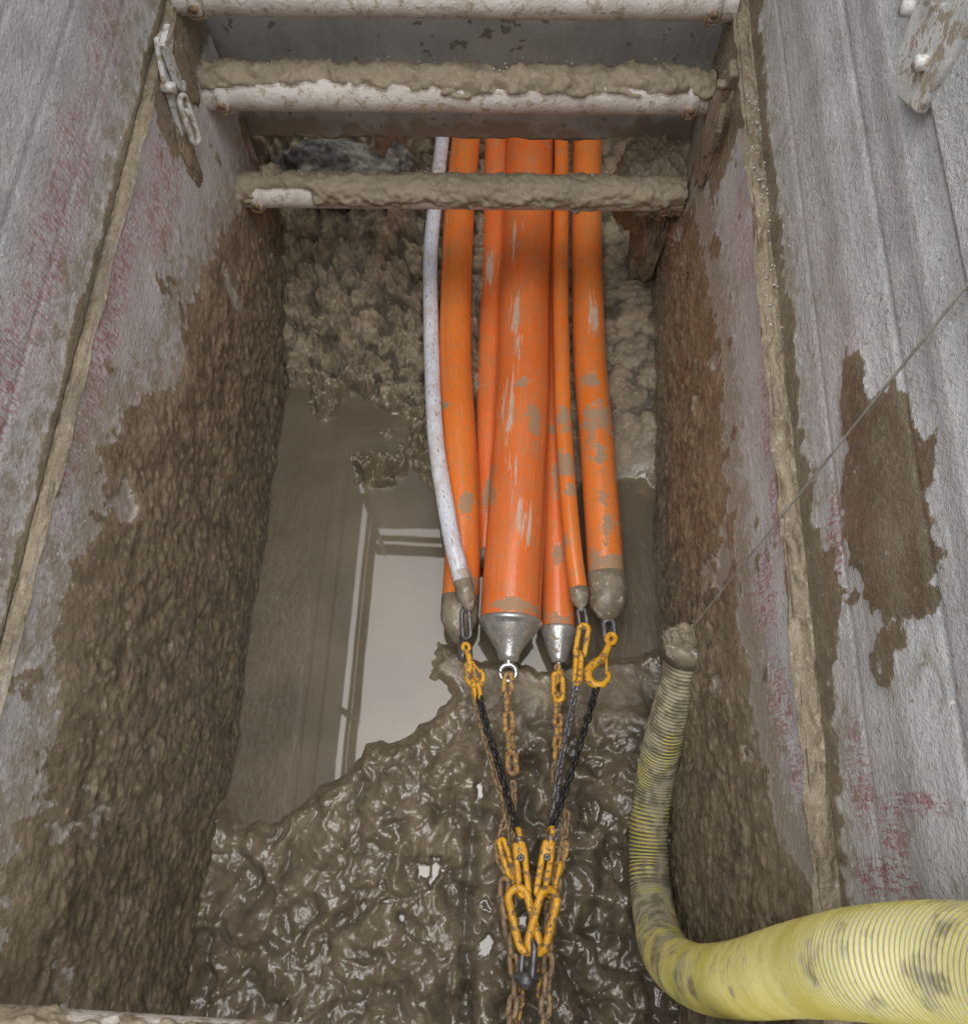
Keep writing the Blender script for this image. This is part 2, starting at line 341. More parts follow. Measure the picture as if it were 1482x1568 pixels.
# ---------------------------------------------------------------- shield walls
LEAN=-.033
BL=[(-1.3,1.12),(-.6,1.10),(-.33,1.07),(-.17,1.09),(0,1.03),(.09,1.03),(.23,1.10),(.40,1.09),(.53,1.04),(.64,1.13),(.74,1.07),(.83,1.02),(.93,.90),(1.03,.83),(1.15,.88),(1.25,.88),(1.4,.80),(1.6,.70),(1.95,.56)]
BR=[(-1.3,1.3),(-.3,1.28),(-.14,1.22),(-.06,1.08),(.12,.98),(.34,.88),(.82,.86),(1.18,.88),(1.5,.80),(1.68,.74),(1.95,.66)]
def blobm(Y,Z,L):
    m=0*Y
    for y,z,ry,rz,a in L: m=np.maximum(m,a*sm(1.15,.5,np.hypot((Y-y)/ry,(Z-z)/rz)+.5*fbm(Y*8,Z*8,y*9,3)))
    return m
REDL=[(1.0,1.40,.4,.09,.8),(.55,1.42,.3,.07,.9),(.9,1.2,.5,.07,.8),(.2,1.34,.3,.08,.9),(-.2,1.2,.2,.1,.8),(.6,1.62,.2,.06,.4),(.1,.75,.08,.15,.7),(1.35,1.1,.2,.12,.7),(1.5,1.4,.2,.08,.6),(-.1,.5,.12,.25,.8),(.3,.1,.3,.08,.6)]
REDR=[(.75,1.2,.3,.05,.8),(.42,1.05,.10,.14,.9),(.45,1.38,.08,.04,1),(.2,1.1,.12,.10,.9),(.06,1.36,.10,.06,.9),(-.02,1.45,.05,.05,.9),(.02,1.52,.02,.10,1),(.05,1.2,.08,.08,.9),(.75,1.55,.08,.04,.4),(1.3,1.15,.2,.08,.6),(-.08,1.40,.03,.14,1),(.6,.1,.3,.10,.7),(.0,.9,.1,.2,.7)]
def wall(side):
    P=empty('trench_shield_wall'); x0=-.79 if side<0 else .61; RD=REDL if side<0 else REDR
    ys=np.arange(-1.3,1.96,.006); zs=np.arange(-.12,1.246,.006); Yg,Zg=np.meshgrid(ys,zs,indexing='ij'); sdv=11.*side
    bd=BL if side<0 else BR; bz=np.interp(Yg,[p[0] for p in bd],[p[1] for p in bd])
    d=bz-Zg+.09*fbm(Yg*5,Zg*5,sdv,4)+.06*fbm(Yg*16,Zg*5,sdv+3,4)+.04*fbm(Yg*45,Zg*25,sdv+5,3)
    m=sm(-.06,.045,d)
    hole=sm(.20,.30,fbm(Yg*6,Zg*3.2,sdv+20,5)); m=m*(1-.95*hole*sm(.45,.1,d))
    spl=sm(.15,.36,fbm(Yg*9,Zg*5,sdv+31,5))*(.95 if side>0 else .7)*sm(-.42,-.1,d); m=np.maximum(m,spl)
    if side>0:
        m=np.maximum(m,sm(1.45,1.62,Yg+.1*fbm(Yg*8,Zg*8,3))*sm(.86,.95,Zg)*.9); m=np.maximum(m,sm(.035,.02,1.246-Zg+.03*fbm(Yg*12,Zg*12,8)))
    else: m=np.maximum(m,sm(1.40,1.55,Yg+.1*fbm(Yg*8,Zg*8,3))*sm(1.0,1.12,Zg)*.9)
    w1,w2=worley(Yg*26+1.5*fbm(Yg*9,Zg*9,2),Zg*30+1.5*fbm(Yg*9,Zg*9,5),4); v1,v2=worley(Yg*9+fbm(Yg*5,Zg*5,2),Zg*8,14)
    grow=sm(-.03,.22,d)
    fine=fbm(Yg*45,Zg*45,3,3)
    th=.003+.018*grow*(.5+.8*fbm(Yg*3,Zg*3,sdv,2)+.3*(.5-v1))+grow*(.014*fbm(Yg*14,Zg*12,sdv,4)+.007*(.5-w1)+.006*fine)+.003*fbm(Yg*80,Zg*80,1,2)
    th=np.maximum(th,.0012)*m+.0008*fbm(Yg*60,Zg*60,2,2)*(1-m)
    Xg=x0+LEAN*Zg-side*th
    stn=np.clip(sm(-.28,.0,d),0,1)*(.9 if side>0 else .6)
    cv=np.clip(.8*sm(.45,.8,w1)+.6*sm(.0,-.4,fine)+.3*sm(.5,0,Zg),0,1)*grow  # crevice shade painted into the mud colour, deeper towards the floor
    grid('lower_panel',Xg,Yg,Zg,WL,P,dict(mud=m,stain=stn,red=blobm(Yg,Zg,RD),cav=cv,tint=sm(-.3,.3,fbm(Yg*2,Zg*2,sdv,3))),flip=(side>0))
    off=(.03 if side>0 else -.022)
    zs=np.concatenate([np.arange(1.249,2.2,.007),np.arange(2.2,2.62,.03)]); ys2=np.arange(-1.3,1.96,.009); Yg,Zg=np.meshgrid(ys2,zs,indexing='ij')
    prof=np.zeros_like(Zg)
    for zc,w,dp in ([(1.40,.006,-.003),(1.55,.05,.006),(1.66,.006,-.005),(1.76,.03,.005)] if side>0 else [(1.38,.004,-.003),(1.52,.004,-.003),(1.66,.004,-.003),(1.80,.004,-.003)]):
        prof+=dp*np.exp(-((Zg-zc)/w)**2)
    prof+=.012*sm(1.845,1.85,Zg)-.012*np.exp(-((Zg-1.842)/.004)**2)
    m=np.zeros_like(Zg)
    if side>0:
        nz=.5*fbm(Yg*7,Zg*7,5,4)+.45*fbm(Yg*26,Zg*12,5,4)
        e=np.minimum(np.hypot((Yg-.42)/.17,(Zg-1.555)/.13),np.hypot((Yg-.62)/.09,(Zg-1.52)/.055))+nz; m=sm(1.38,.80,e)*(.88+.4*fbm(Yg*18,Zg*10,2,3))
        m=np.maximum(m,.75*sm(1.1,.7,np.hypot((Yg-.22)/.05,(Zg-1.50)/.05)+nz))
        e2=1.29+.08*np.exp(-((Yg-.35)/.12)**2)+.05*fbm(Yg*6,Zg*6,9,3)+.25*sm(-.1,-.3,Yg)-Zg+.05*fbm(Yg*30,Zg*20,9,3); m=np.maximum(m,sm(-.03,.03,e2))
        m=np.maximum(m,.9*sm(1.72,1.85,Yg+.08*fbm(Yg*7,Zg*7,2)))
    else:
        m=sm(-.015,.015,1.262+.03*fbm(Yg*6,Zg*6,9,3)-Zg); m=np.maximum(m,.9*sm(1.75,1.9,Yg+.1*fbm(Yg*7,Zg*7,2)))
    m=np.clip(m,0,1)
    th=m*(.002+.005*np.abs(fbm(Yg*24,Zg*18,4,4)))+.0008*fbm(Yg*50,Zg*50,2,2)
    Xg=x0+LEAN*Zg+off-side*(prof+th)
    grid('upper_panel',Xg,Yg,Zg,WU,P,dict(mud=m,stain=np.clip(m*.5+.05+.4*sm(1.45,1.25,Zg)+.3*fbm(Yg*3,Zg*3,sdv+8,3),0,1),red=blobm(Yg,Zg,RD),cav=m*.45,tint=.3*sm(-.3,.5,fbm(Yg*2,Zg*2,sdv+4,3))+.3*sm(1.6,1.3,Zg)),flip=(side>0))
    xo=x0+side*.17
    box('outer_skin',(xo,.33,1.2),(.12,3.26,2.8),WU,P)
    yy=np.arange(-1.3,1.96,.006); uu=np.linspace(0,1,14); Yl,U=np.meshgrid(yy,uu,indexing='ij')
    wv=(.03 if side>0 else .022)
    rb=sm(-.35,.35,fbm(Yl*6,U*.8,sdv+2,4))*(1.0 if side>0 else .6)
    Xl=x0+LEAN*1.246-side*(.003+.012*rb)+side*(wv+.015)*U; Zl=1.234+np.sin(np.pi*np.clip(U,0,1))*.018*rb+.008*fbm(Yl*40,U*5,3,3)*np.sin(np.pi*U)+.006*U
    grid('seam_ledge',Xl,Yl,Zl,CLAY,P,flip=(side<0))
    return P
WLp=wall(-1); WRp=wall(1)
# ---------------------------------------------------------------- struts
def strut(pL,pR,r,mudlvl,seed,thk=.02,cleanx=None,mat=ST):
    P=empty('steel_strut'); pL=np.array(pL);pR=np.array(pR); L=np.linalg.norm(pR-pL); n=int(L/.005); C=pL+(pR-pL)*np.linspace(0,1,n)[:,None]
    seg=72; th=np.linspace(0,2*np.pi,seg,endpoint=False); ax=(pR-pL)/L; up=np.array([0,0,1.]); fr=np.cross(up,ax); fr/=np.linalg.norm(fr)
    TH,S=np.meshgrid(th,np.linspace(0,L,n)); cx=np.cos(TH);sz=np.sin(TH)
    ang=(sz*math.cos(R(28))+cx*math.sin(R(28)))    # mud settles on top / back (cx=+Y, sz=+Z)
    d=ang-mudlvl+.75*fbm(S*6,cx*.9+seed,sz*.9,4)+.35*fbm(S*22,cx*2+seed,sz*2,3)
    if cleanx:
        for x0_,x1_ in cleanx: 
            s0=x0_-pL[0];s1=x1_-pL[0]; d-=1.6*sm(s0-.03,s0+.02,S)*sm(s1+.03,s1-.02,S)*sm(.95,.4,ang)
    m=sm(-.05,.10,d)
    rad=r+m*(thk*(.35+.65*sm(0,.9,d))+.014*fbm(S*22,cx*2+seed,sz*2,4)+.009*fbm(S*60,cx*4,sz*4,3))
    rad=np.maximum(rad,r)
    V=C[:,None,:]+rad[...,None]*(cx[...,None]*fr+sz[...,None]*up)
    mesh_obj('tube',V.reshape(-1,3),gridfaces(n,seg,False,True),mat,P,True,dict(mud=m))
    for s,pe in((1,pL),(-1,pR)):
        c=pe+ax*s*.055
        tb=np.array([c-ax*.018,c-ax*.014,c+ax*.014,c+ax*.018]); 
        tube('collar',tb,np.array([r+.001,r+.007,r+.007,r+.001]),mat,P,32,False,None)
        q=c+np.array([0,-r-.004,-.012]); v,f=ring_part(.046,.042,.0035,frame(q,(.3,0,1),math.pi/2*.1,up=(0,1,0)),8,24); mesh_obj('pin_ring',v,f,RU2,P)
        pin=np.array([c+np.array([0,-r-.012,.0]),c+np.array([0,r+.012,.0])]); tube('pin',pin,.010,RU2,P,16)
    return P
strut((-.835,1.86,1.24),(.565,1.92,1.24),.048,.80,1.0,.012)
strut((-.83,1.808,1.0),(.568,1.868,1.0),.050,.38,5.0,.024)
strut((-.82,1.765,.655),(.575,1.825,.655),.042,-.45,9.0,.022,cleanx=[(-.76,-.60)])
strut((-.84,-.385,1.2),(.57,-.415,1.16),.05,.75,13.0,.008)
# ---------------------------------------------------------------- end plate
P=empty('steel_end_plate')
xg=np.arange(-.86,.60,.008); zg=np.concatenate([np.arange(.68,1.5,.008),np.arange(1.5,3.3,.05)]); A,B=np.meshgrid(xg,zg,indexing='ij')  # unseen upper part raised to bound the sky reflection in the water
yb=1.985+.043*(A+.83)
md=sm(.80,.70,B+.03*fbm(A*14,B*14,2,3))*.45+.25*sm(.25,.5,np.abs(A+.1)-.2)
B2=B.copy(); B2[:,0]=.675+.012*fbm(A[:,0]*18,A[:,0]*0,1,4)
grid('face',A,yb+.006*np.exp(-((B-1.12)/.006)**2)-.003*fbm(A*4,B*4,2,2),B2,PL,P,dict(mud=md,fl=np.exp(-((A-.02)/.09)**2-((B-1.09)/.05)**2)),flip=False)
box('back',(-.13,2.07,1.98),(1.44,.05,2.58),PL,P,(0,0,R(2.4)))
xx=np.arange(-.82,.34,.006); uu=np.linspace(0,2*np.pi,16,endpoint=False); U,Xf=np.meshgrid(uu,xx); rr=.008+.016*np.clip(fbm(Xf*9,np.cos(U)*.5,np.sin(U)*.5,4),-.4,1)
mesh_obj('clay_fringe',np.stack([Xf,1.998+.043*(Xf+.83)+rr*1.3*np.cos(U),.672+rr*np.sin(U)],-1).reshape(-1,3),gridfaces(len(xx),16,True,True),CLAY,P)
# ---------------------------------------------------------------- clay clumps
def blob(name,c,s,seed,amp=.35,res=70,parent=None,mat=None):
    th=np.linspace(0,np.pi,res); ph=np.linspace(0,2*np.pi,res*2,endpoint=False); T,Ph=np.meshgrid(th,ph,indexing='ij')
    nx,ny,nz=np.sin(T)*np.cos(Ph),np.sin(T)*np.sin(Ph),np.cos(T)
    k=1+amp*fbm(nx*1.6+seed,ny*1.6,nz*1.6,4)+amp*.35*ridge(nx*4+seed,ny*4,nz*4,3)
    V=np.stack([c[0]+s[0]*nx*k,c[1]+s[1]*ny*k,c[2]+s[2]*nz*k],-1); N_=len(V.reshape(-1,3))
    return mesh_obj(name,V.reshape(-1,3),gridfaces(res,res*2,False,True),mat or CLAY,parent,True,dict(rock=np.ones(N_)) if mat==FL else None)
blob('clay_clump',(.52,1.93,.62),(.12,.13,.09),3.,.4)
blob('clay_clump',(.50,2.02,.50),(.11,.12,.18),8.,.4)
blob('clay_clump',(.56,2.0,.30),(.06,.12,.28),18.,.4)
blob('clay_clump',(-.72,1.80,.70),(.035,.03,.03),5.,.5,30)
blob('boulder',(-.62,2.16,.33),(.20,.12,.15),21.,.35,60,None,FL)
blob('boulder',(-.42,2.24,.24),(.09,.10,.14),27.,.35,50,None,FL)
# ---------------------------------------------------------------- pipes
SPOT=[(.367,1.27,.06,.07),(.378,1.12,.03,.05),(.352,1.42,.03,.03),(.395,.86,.02,.09),(.252,1.25,.04,.06),(.262,1.08,.04,.06),(.27,.98,.03,.04),(-.07,.93,.03,.05),(.10,1.36,.04,.03),(.09,.57,.12,.03),(.15,1.20,.025,.07),(.0,1.0,.03,.08),(.24,.80,.03,.05),(-.165,1.30,.02,.03),(-.05,.66,.04,.04),(.40,.74,.07,.05),(.25,.56,.06,.03)]
SCUF=[(.075,1.58,.025,.28),(.065,1.0,.03,.10),(.06,2.0,.03,.12),(-.03,1.95,.03,.14),(.12,.85,.04,.1),(.36,1.7,.02,.15),(.05,1.25,.03,.15)]
def pattr(v):
    sp=np.zeros(len(v)); sc=np.zeros(len(v))
    for x,y,rx,ry in SPOT: sp=np.maximum(sp,np.exp(-((v[:,0]-x)/rx)**2-((v[:,1]-y)/ry)**2))
    for x,y,rx,ry in SCUF: sc=np.maximum(sc,np.exp(-((v[:,0]-x)/rx)**2-((v[:,1]-y)/ry)**2))
    return dict(spot=sp,scuff=sc)
def zl(a,z0,z1):
    ys=[p[1] for p in a]; return [(p[0]/1000,p[1]/1000,z0+(z1-z0)*(ys[0]-p[1])/(ys[0]-ys[-1])) for p in a]
def pipe(nm,pts,r,mat,end,endmat=None,tail=True,rj=.0):
    P=empty(nm); pts=list(pts); a,b=np.array(pts[0]),np.array(pts[1]); 
    if tail: pts=[tuple(a+(a-b)/np.linalg.norm(a-b)*.5)]+pts
    C=spline(pts,.012); tube('pipe_body',C,r,mat,P,48,True,pattr)
    if end:
        e=C[-1]; d=C[-1]-C[-4]; d/=np.linalg.norm(d); CC=np.array([e+d*q[0] for q in end]); tube('end_cap',CC,np.array([q[1] for q in end]),endmat or MET,P,36,True)
    return P,C[-1],d
main=zl([(111,2568),(109,2182),(105,1804),(108,1377),(103,1116),(98,873),(91,646),(89,528)],.12,.195)
Pm,em,dm=pipe('orange_pipe',main,.096,ORM,[(-.012,.097),(-.006,.1005),(.004,.1005),(.006,.094),(.02,.088),(.055,.062),(.095,.036),(.105,.034),(.118,.030),(.120,.012)])
p5=zl([(184,2375),(199,1880),(216,1437),(235,1014),(246,725),(251,535)],.03,.09)
P5,e5,d5=pipe('orange_pipe',p5,.057,ORM,[(-.01,.058),(-.004,.061),(.004,.061),(.02,.056),(.06,.042),(.095,.026),(.105,.024),(.107,.01)])
p7=zl([(347,2574),(343,2199),(346,1824),(352,1508),(369,1267),(382,1040),(393,850),(400,713)],.12,.155)
P7,e7,d7=pipe('orange_pipe',p7,.060,ORG,[(-.004,.060),(-.003,.0625),(.09,.0625),(.105,.060),(.13,.045),(.15,.025),(.158,.012)],CAPD)
p6=zl([(237,2527),(238,2159),(238,1789),(245,1478),(251,1267),(266,1018),(286,785),(304,650)],.16,.2)
P6,e6,d6=pipe('orange_pipe',p6,.029,ORG,[(-.002,.029),(0,.0305),(.03,.030),(.05,.022),(.062,.012),(.075,.009)],CAPD)
p2=[(-.157,2.564,.12),(-.163,2.173,.125),(-.155,1.801,.129),(-.140,1.486,.134),(-.108,1.17,.138),(-.089,.972,.141),(-.075,.762,.145),(-.074,.616,.147)]
P2,e2,d2=pipe('orange_pipe',p2,.060,ORG,[(-.004,.06),(-.003,.0615),(.06,.0615),(.08,.058),(.13,.032),(.15,.014)],CAPD)
p3=[(-.03,2.594,.08),(-.015,2.001,.074),(-.009,1.421,.068),(.002,1.032,.064),(.0,.80,.06)]
P3,e3,d3=pipe('orange_pipe',p3,.050,ORM,[(-.002,.05),(0,.051),(.03,.045),(.05,.02)],CAPD)
pw=[(-.252,2.538,.14),(-.262,2.155,.14),(-.261,1.937,.14),(-.238,1.638,.15),(-.211,1.354,.17),(-.185,1.142,.19),(-.144,.939,.222),(-.107,.776,.238),(-.068,.648,.236)]
Pw,ew,dw=pipe('white_pipe',pw,.0285,WHT,[(-.002,.0285),(0,.030),(.045,.030),(.07,.024),(.09,.014),(.1,.010)],CAPD)
# ---------------------------------------------------------------- sling
S=empty('chain_sling')
def hook(p,d,L,mat,roll=0.,name='sling_hook'):
    M=frame(p,d,roll); k=L/.15
    pts=[(.0,0,0),(.03,0,0),(.055,-.004,0),(.075,-.018,0),(.098,-.024,0),(.12,-.014,0),(.128,.006,0),(.118,.024,0),(.098,.030,0),(.082,.026,0)]
    C=spline([np.array(q)*k for q in pts],.004*k); t=np.linspace(0,1,len(C)); rd=k*(.0085+.004*np.sin(np.pi*t)-.004*t**4)
    Cw=C@np.array(M.to_3x3()).T+np.array(M.translation)
    V,_,_,_,_,_=sweep(Cw,rd,12); parts=[(V.reshape(-1,3),gridfaces(len(C),12,False,True))]
    parts.append(ring_part(.042*k,.036*k,.0075*k,M@Matrix.Translation((-.010*k,0,0)),10,24))
    C2=np.array([(.05*k,.008*k,.0),(.09*k,.022*k,.0)]); C2=C2@np.array(M.to_3x3()).T+np.array(M.translation)
    V,_,_,_,_,_=sweep(C2,.0035*k,8); parts.append((V.reshape(-1,3),gridfaces(2,8,False,True)))
    v,f=merge(parts); return mesh_obj(name,v,f,mat,S)
def eye(p,d,r,L,mat,up=(0,0,1),roll=0):
    a=np.array(p); dd=np.array(Vector(d).normalized())
    parts=[]; V,_,_,_,_,_=sweep(np.array([a-dd*.01,a+dd*L*.5]),r*.34,12); parts.append((V.reshape(-1,3),gridfaces(2,12,False,True)))
    parts.append(ring_part(r*2,r*2,r*.26,frame(a+dd*(L*.5+r*.75),d,roll),12,32)); v,f=merge(parts); mesh_obj('eye_bolt',v,f,mat,S)
eye(em+dm*.115,dm,.034,.03,STL,roll=.15)
eye(e5+d5*.10,d5,.028,.06,STL,roll=.9)
chain('chain_leg',[(.089,.375,.215),(.087,.312,.22),(.095,.195,.24),(.109,.066,.26)],.078,.042,.0085,RUS,S,.15,.5)
chain('chain_leg',[(.108,.06,.262),(.112,.0,.27),(.104,-.09,.295),(.121,-.2,.34)],.040,.024,.005,RU2,S)
link('shackle_link',(-.055,.56,.225),(-.045,.47,.22),.04,.007,DST,S,.4)
link('shackle_link',(-.07,.50,.16),(-.058,.41,.2),.038,.007,DST,S,1.2)
hook((-.044,.435,.21),(.35,-1,.1),.135,YEL,.25)
link('coupling_link',(-.015,.345,.22),(.0,.285,.23),.038,.0075,YEL,S,.9)
link('coupling_link',(-.035,.40,.20),(-.02,.33,.21),.040,.0075,RUS,S,.3)
chain('chain_leg',[(-.001,.300,.235),(.031,.19,.262),(.068,.09,.29),(.122,-.083,.352)],.036,.024,.0054,BLK,S)
chain('chain_leg',[(-.02,.32,.2),(.018,.19,.23),(.06,.06,.25),(.09,-.03,.28),(.07,-.13,.30),(.105,-.2,.33)],.036,.024,.005,RU2,S)
hook((.246,.40,.13),(.02,-1,.15),.10,RUS,.5)
chain('chain_leg',[(.246,.33,.14),(.244,.28,.155),(.246,.20,.18),(.236,.12,.21)],.052,.036,.0075,RUS,S,.3)
link('coupling_link',(.246,.39,.14),(.248,.30,.16),.046,.0085,YEL,S,.3)
chain('chain_leg',[(.236,.12,.21),(.229,.072,.23),(.255,.0,.26),(.262,-.04,.28),(.248,-.1,.31),(.225,-.185,.34)],.038,.026,.0055,RU2,S)
link('shackle_link',(.311,.585,.205),(.322,.52,.205),.036,.0065,DST,S,.3)
link('coupling_link',(.322,.53,.21),(.305,.43,.215),.046,.0085,YEL,S,.2)
link('coupling_link',(.304,.44,.215),(.296,.345,.22),.042,.0085,YEL,S,1.0)
chain('chain_leg',[(.296,.355,.22),(.282,.28,.23),(.262,.19,.255),(.239,.089,.28),(.216,-.07,.33)],.036,.024,.0052,DST,S)
link('shackle_link',(.404,.56,.165),(.409,.48,.175),.052,.010,DST,S,.3)
hook((.405,.485,.185),(-.42,-1,.25),.18,YEL,.2)
chain('chain_leg',[(.358,.345,.222),(.326,.242,.25),(.267,.072,.30),(.211,-.074,.352)],.036,.024,.0056,BLK,S)
def clutch(p0,p1):
    p0=Vector(p0);p1=Vector(p1);d=p1-p0
    link('clutch_loop',p0+d*.22,p1,.040,.0085,YEL,S,.25); link('clutch_eye',p0-d*.03,p0+d*.26,.032,.0078,YEL,S,1.2)
    M=frame(p0+d*.30,d,.25); o=box('clutch_body',(0,0,0),(d.length*.26,.034,.022),YEL,S,bev=.006); o.matrix_world=M
    for k in(.12,.42):
        M2=frame(p0+d*k,d,.25); v,f=ring_part(.02,.02,.0045,M2,8,16); mesh_obj('clutch_pin',v+np.array([0,0,.011]),f,DST,S)
clutch((.122,-.075,.355),(.142,-.228,.385)); clutch((.212,-.068,.355),(.182,-.226,.385))
link('hammerlock_link',(.078,-.10,.31),(.112,-.19,.335),.034,.0075,YEL,S,.5); link('hammerlock_link',(.255,-.10,.31),(.226,-.185,.335),.034,.0075,RUS,S,.6)
link('hammerlock_link',(.105,-.16,.33),(.135,-.235,.35),.036,.008,RUS,S,1.0); link('hammerlock_link',(.235,-.15,.33),(.212,-.23,.35),.036,.008,YEL,S,1.0)
link('master_link',(.118,-.212,.385),(.160,-.352,.412),.072,.0105,YEL,S,.12)
link('master_link',(.210,-.212,.388),(.168,-.352,.418),.072,.0105,YEL,S,-.35)
link('bow_shackle',(.155,-.325,.415),(.148,-.42,.42),.06,.009,DST,S,.9)
tube('shackle_pin',np.array([(.118,-.405,.43),(.18,-.405,.43)]),.011,DST,S,16); blob('pin_head',(.148,-.412,.435),(.02,.02,.018),2.,.08,16,S,DST)
chain('pull_chain',[(.089,-.186,.34),(.092,-.25,.35),(.104,-.307,.36),(.123,-.422,.38),(.112,-.52,.40),(.105,-.62,.42),(.12,-.8,.48),(.14,-1.2,.62)],.062,.036,.0075,RU2,S,.3,.3)
chain('pull_chain',[(.229,-.179,.34),(.222,-.25,.35),(.211,-.302,.36),(.204,-.417,.38),(.197,-.5,.40),(.19,-.62,.42),(.17,-.8,.48),(.15,-1.2,.62)],.062,.036,.0075,RU2,S,.3,.3)
chain('pull_chain',[(.10,-.23,.32),(.11,-.33,.33),(.135,-.45,.36),(.125,-.55,.37)],.05,.03,.006,RUS,S,.5,.3)
chain('pull_chain',[(.215,-.24,.32),(.20,-.36,.33),(.185,-.47,.35)],.05,.03,.006,RUS,S,.5,.3)
# ---------------------------------------------------------------- hose
hp=[(.560,.426,.52),(.559,.3245,.42),(.546,.21,.30),(.540,.088,.17),(.525,-.041,.13),(.521,-.168,.13),(.517,-.278,.20),(.487,-.333,.466),(.480,-.327,.76),(.490,-.285,1.02),(.493,-.217,1.31),(.489,-.166,1.56),(.520,-.141,1.72),(.525,-.14,1.90),(.505,-.15,2.2),(.50,-.15,2.5),(.62,-.15,2.72),(.95,-.15,2.66),(1.6,-.2,2.56)]
C=spline(hp,.0015); s=np.concatenate([[0],np.cumsum(np.linalg.norm(np.diff(C,axis=0),axis=1))])
tot=s[-1]; pitch=np.interp(s,[0,.9,1.3,tot],[.0125,.0115,.0095,.0095]); phase=np.concatenate([[0],np.cumsum(np.diff(s)/pitch[1:])]); ribv=.5+.5*np.cos(2*np.pi*phase); base=np.interp(s,[0,.3,1,1.6,tot],[.050,.054,.056,.059,.060])
rad=base+.0038*ribv; rad[s<.045]+=.004
dirt=np.interp(s,[0,.1,.25,.6,.95,1.2,1.7,tot],[1.0,.9,.60,.55,.70,.42,.12,.05])
V,_,th,_,_,_=sweep(C,rad,32); n=len(C)
dm2=dirt[:,None]+.5*sm(.2,.6,dirt[:,None])*fbm(s[:,None]*5,np.cos(th)[None,:]*1.0,np.sin(th)[None,:]*1.0,3)
H=empty('suction_hose'); mesh_obj('corrugated_tube',V.reshape(-1,3),gridfaces(n,32,False,True),HOS,H,True,dict(rib=np.repeat(ribv,32),dirt=dm2))
d0=(C[0]-C[30]);d0/=np.linalg.norm(d0)
tube('end_cuff',np.array([C[34],C[0],C[0]+d0*.004,C[0]+d0*.003,C[0]-d0*.02]),np.array([.060,.061,.056,.048,.046]),CAPD,H,32,True)
blob('mud_cake',(.552,.425,.525),(.050,.050,.022),41.,.5,40,H)
rp=[(.555+.012*t, .44+.17*t, .50+1.36*t) for t in np.linspace(0,1.4,10)]
tube('pull_rope',spline(rp,.03),.0022,ROP,None,8)
# ---------------------------------------------------------------- wall brackets
B=empty('locking_bracket')
Mx=Matrix(((0,0,1,-.825),(1,0,0,1.60),(0,1,0,1.17),(0,0,0,1)))
prism('back_plate',[(-.05,-.08),(.04,-.10),(.06,.02),(.08,.11),(.03,.13),(-.02,.06)],Mx,.012,BRK,B)
prism('latch_hook',[(.0,.02),(.03,.02),(.035,.09),(.075,.10),(.08,.13),(.01,.13)],Matrix.Translation((.016,0,0))@Mx,.014,BRK,B)
for yy,zz in((1.60,1.12),(1.63,1.17),(1.58,1.21)): tube('bolt',np.array([(-.83,yy,zz),(-.795,yy,zz)]),.014,BRK,B,6)
link('latch_ring',(-.79,1.56,1.06),(-.80,1.60,1.17),.05,.007,BRK,B,1.2)
blob('mud_drip',(-.825,1.55,1.02),(.012,.035,.09),33.,.5,40,B)
blob('mud_drip',(-.83,1.72,1.12),(.010,.05,.10),37.,.6,40,B)
B=empty('locking_bracket')
box('sleeve',(.560,1.72,1.14),(.03,.05,.17),CLAY,B,(R(6),0,0),.008); prism('latch_hook',[(-.02,-.07),(.015,-.06),(.02,.05),(.0,.08),(-.03,.02)],Matrix(((0,0,1,.535),(1,0,0,1.64),(0,1,0,1.10),(0,0,0,1))),.014,CLAY,B)
tube('bolt',np.array([(.56,1.70,1.18),(.525,1.70,1.18)]),.012,CLAY,B,6)
blob('mud_drip',(.575,1.74,1.02),(.025,.07,.18),15.,.5,50,B)
B=empty('lifting_bracket')
Mr=Matrix(((0,0,-1,.572),(1,0,0,0),(0,1,0,0),(0,0,0,1)))
prism('hook_plate',[(.90,1.835),(.97,1.80),(1.02,1.815),(1.10,1.90),(1.12,1.99),(1.06,2.01),(1.05,1.93),(1.015,1.905),(.985,1.93),(.98,2.02),(.90,2.02)],Mr,.014,BRK,B,.003)
for yy,zz in((1.06,1.865),(.95,1.87),(1.09,1.96)): tube('bolt',np.array([(.57,yy,zz),(.545,yy,zz)]),.011,BRK,B,6)
link('shackle',(.545,1.02,1.93),(.54,1.06,2.02),.045,.007,DST,B,.4)
# ---------------------------------------------------------------- gravel bits
parts=[]
ico=np.array([(0,0,1),(.89,0,.45),(.28,.85,.45),(-.72,.53,.45),(-.72,-.53,.45),(.28,-.85,.45),(.72,.53,-.45),(-.28,.85,-.45),(-.89,0,-.45),(-.28,-.85,-.45),(.72,-.53,-.45),(0,0,-1)],float)
icf=np.array([(0,1,2),(0,2,3),(0,3,4),(0,4,5),(0,5,1),(1,6,2),(2,7,3),(3,8,4),(4,9,5),(5,10,1),(6,7,2),(7,8,3),(8,9,4),(9,10,5),(10,6,1),(11,7,6),(11,8,7),(11,9,8),(11,10,9),(11,6,10)])
def stone(p,r):
    k=ico*r*rng.uniform(.6,1.2,(12,1)); k[:,2]*=.7; parts.append((k+np.array(p),icf))
for i in range(420):
    x,y=rng.uniform(-.78,.6),rng.uniform(-.6,2.1); z=hz(x,y)
    if z>.01: stone((x,y,z),rng.uniform(.0015,.0045))
for i in range(60):
    y=rng.uniform(.95,1.6); stone((.61+LEAN*1.246-.002+rng.uniform(0,.03),y,1.250),rng.uniform(.002,.0045))
for i in range(60):
    x=rng.uniform(-.8,.5); stone((x,1.84+.043*(x+.83)+rng.uniform(-.02,.03),1.0+.063),rng.uniform(.002,.005)); stone((x,1.79+.043*(x+.83)+rng.uniform(-.03,.03),.655+.055),rng.uniform(.002,.005))
v,f=merge(parts); mesh_obj('gravel',v,f,GRV,None,False)
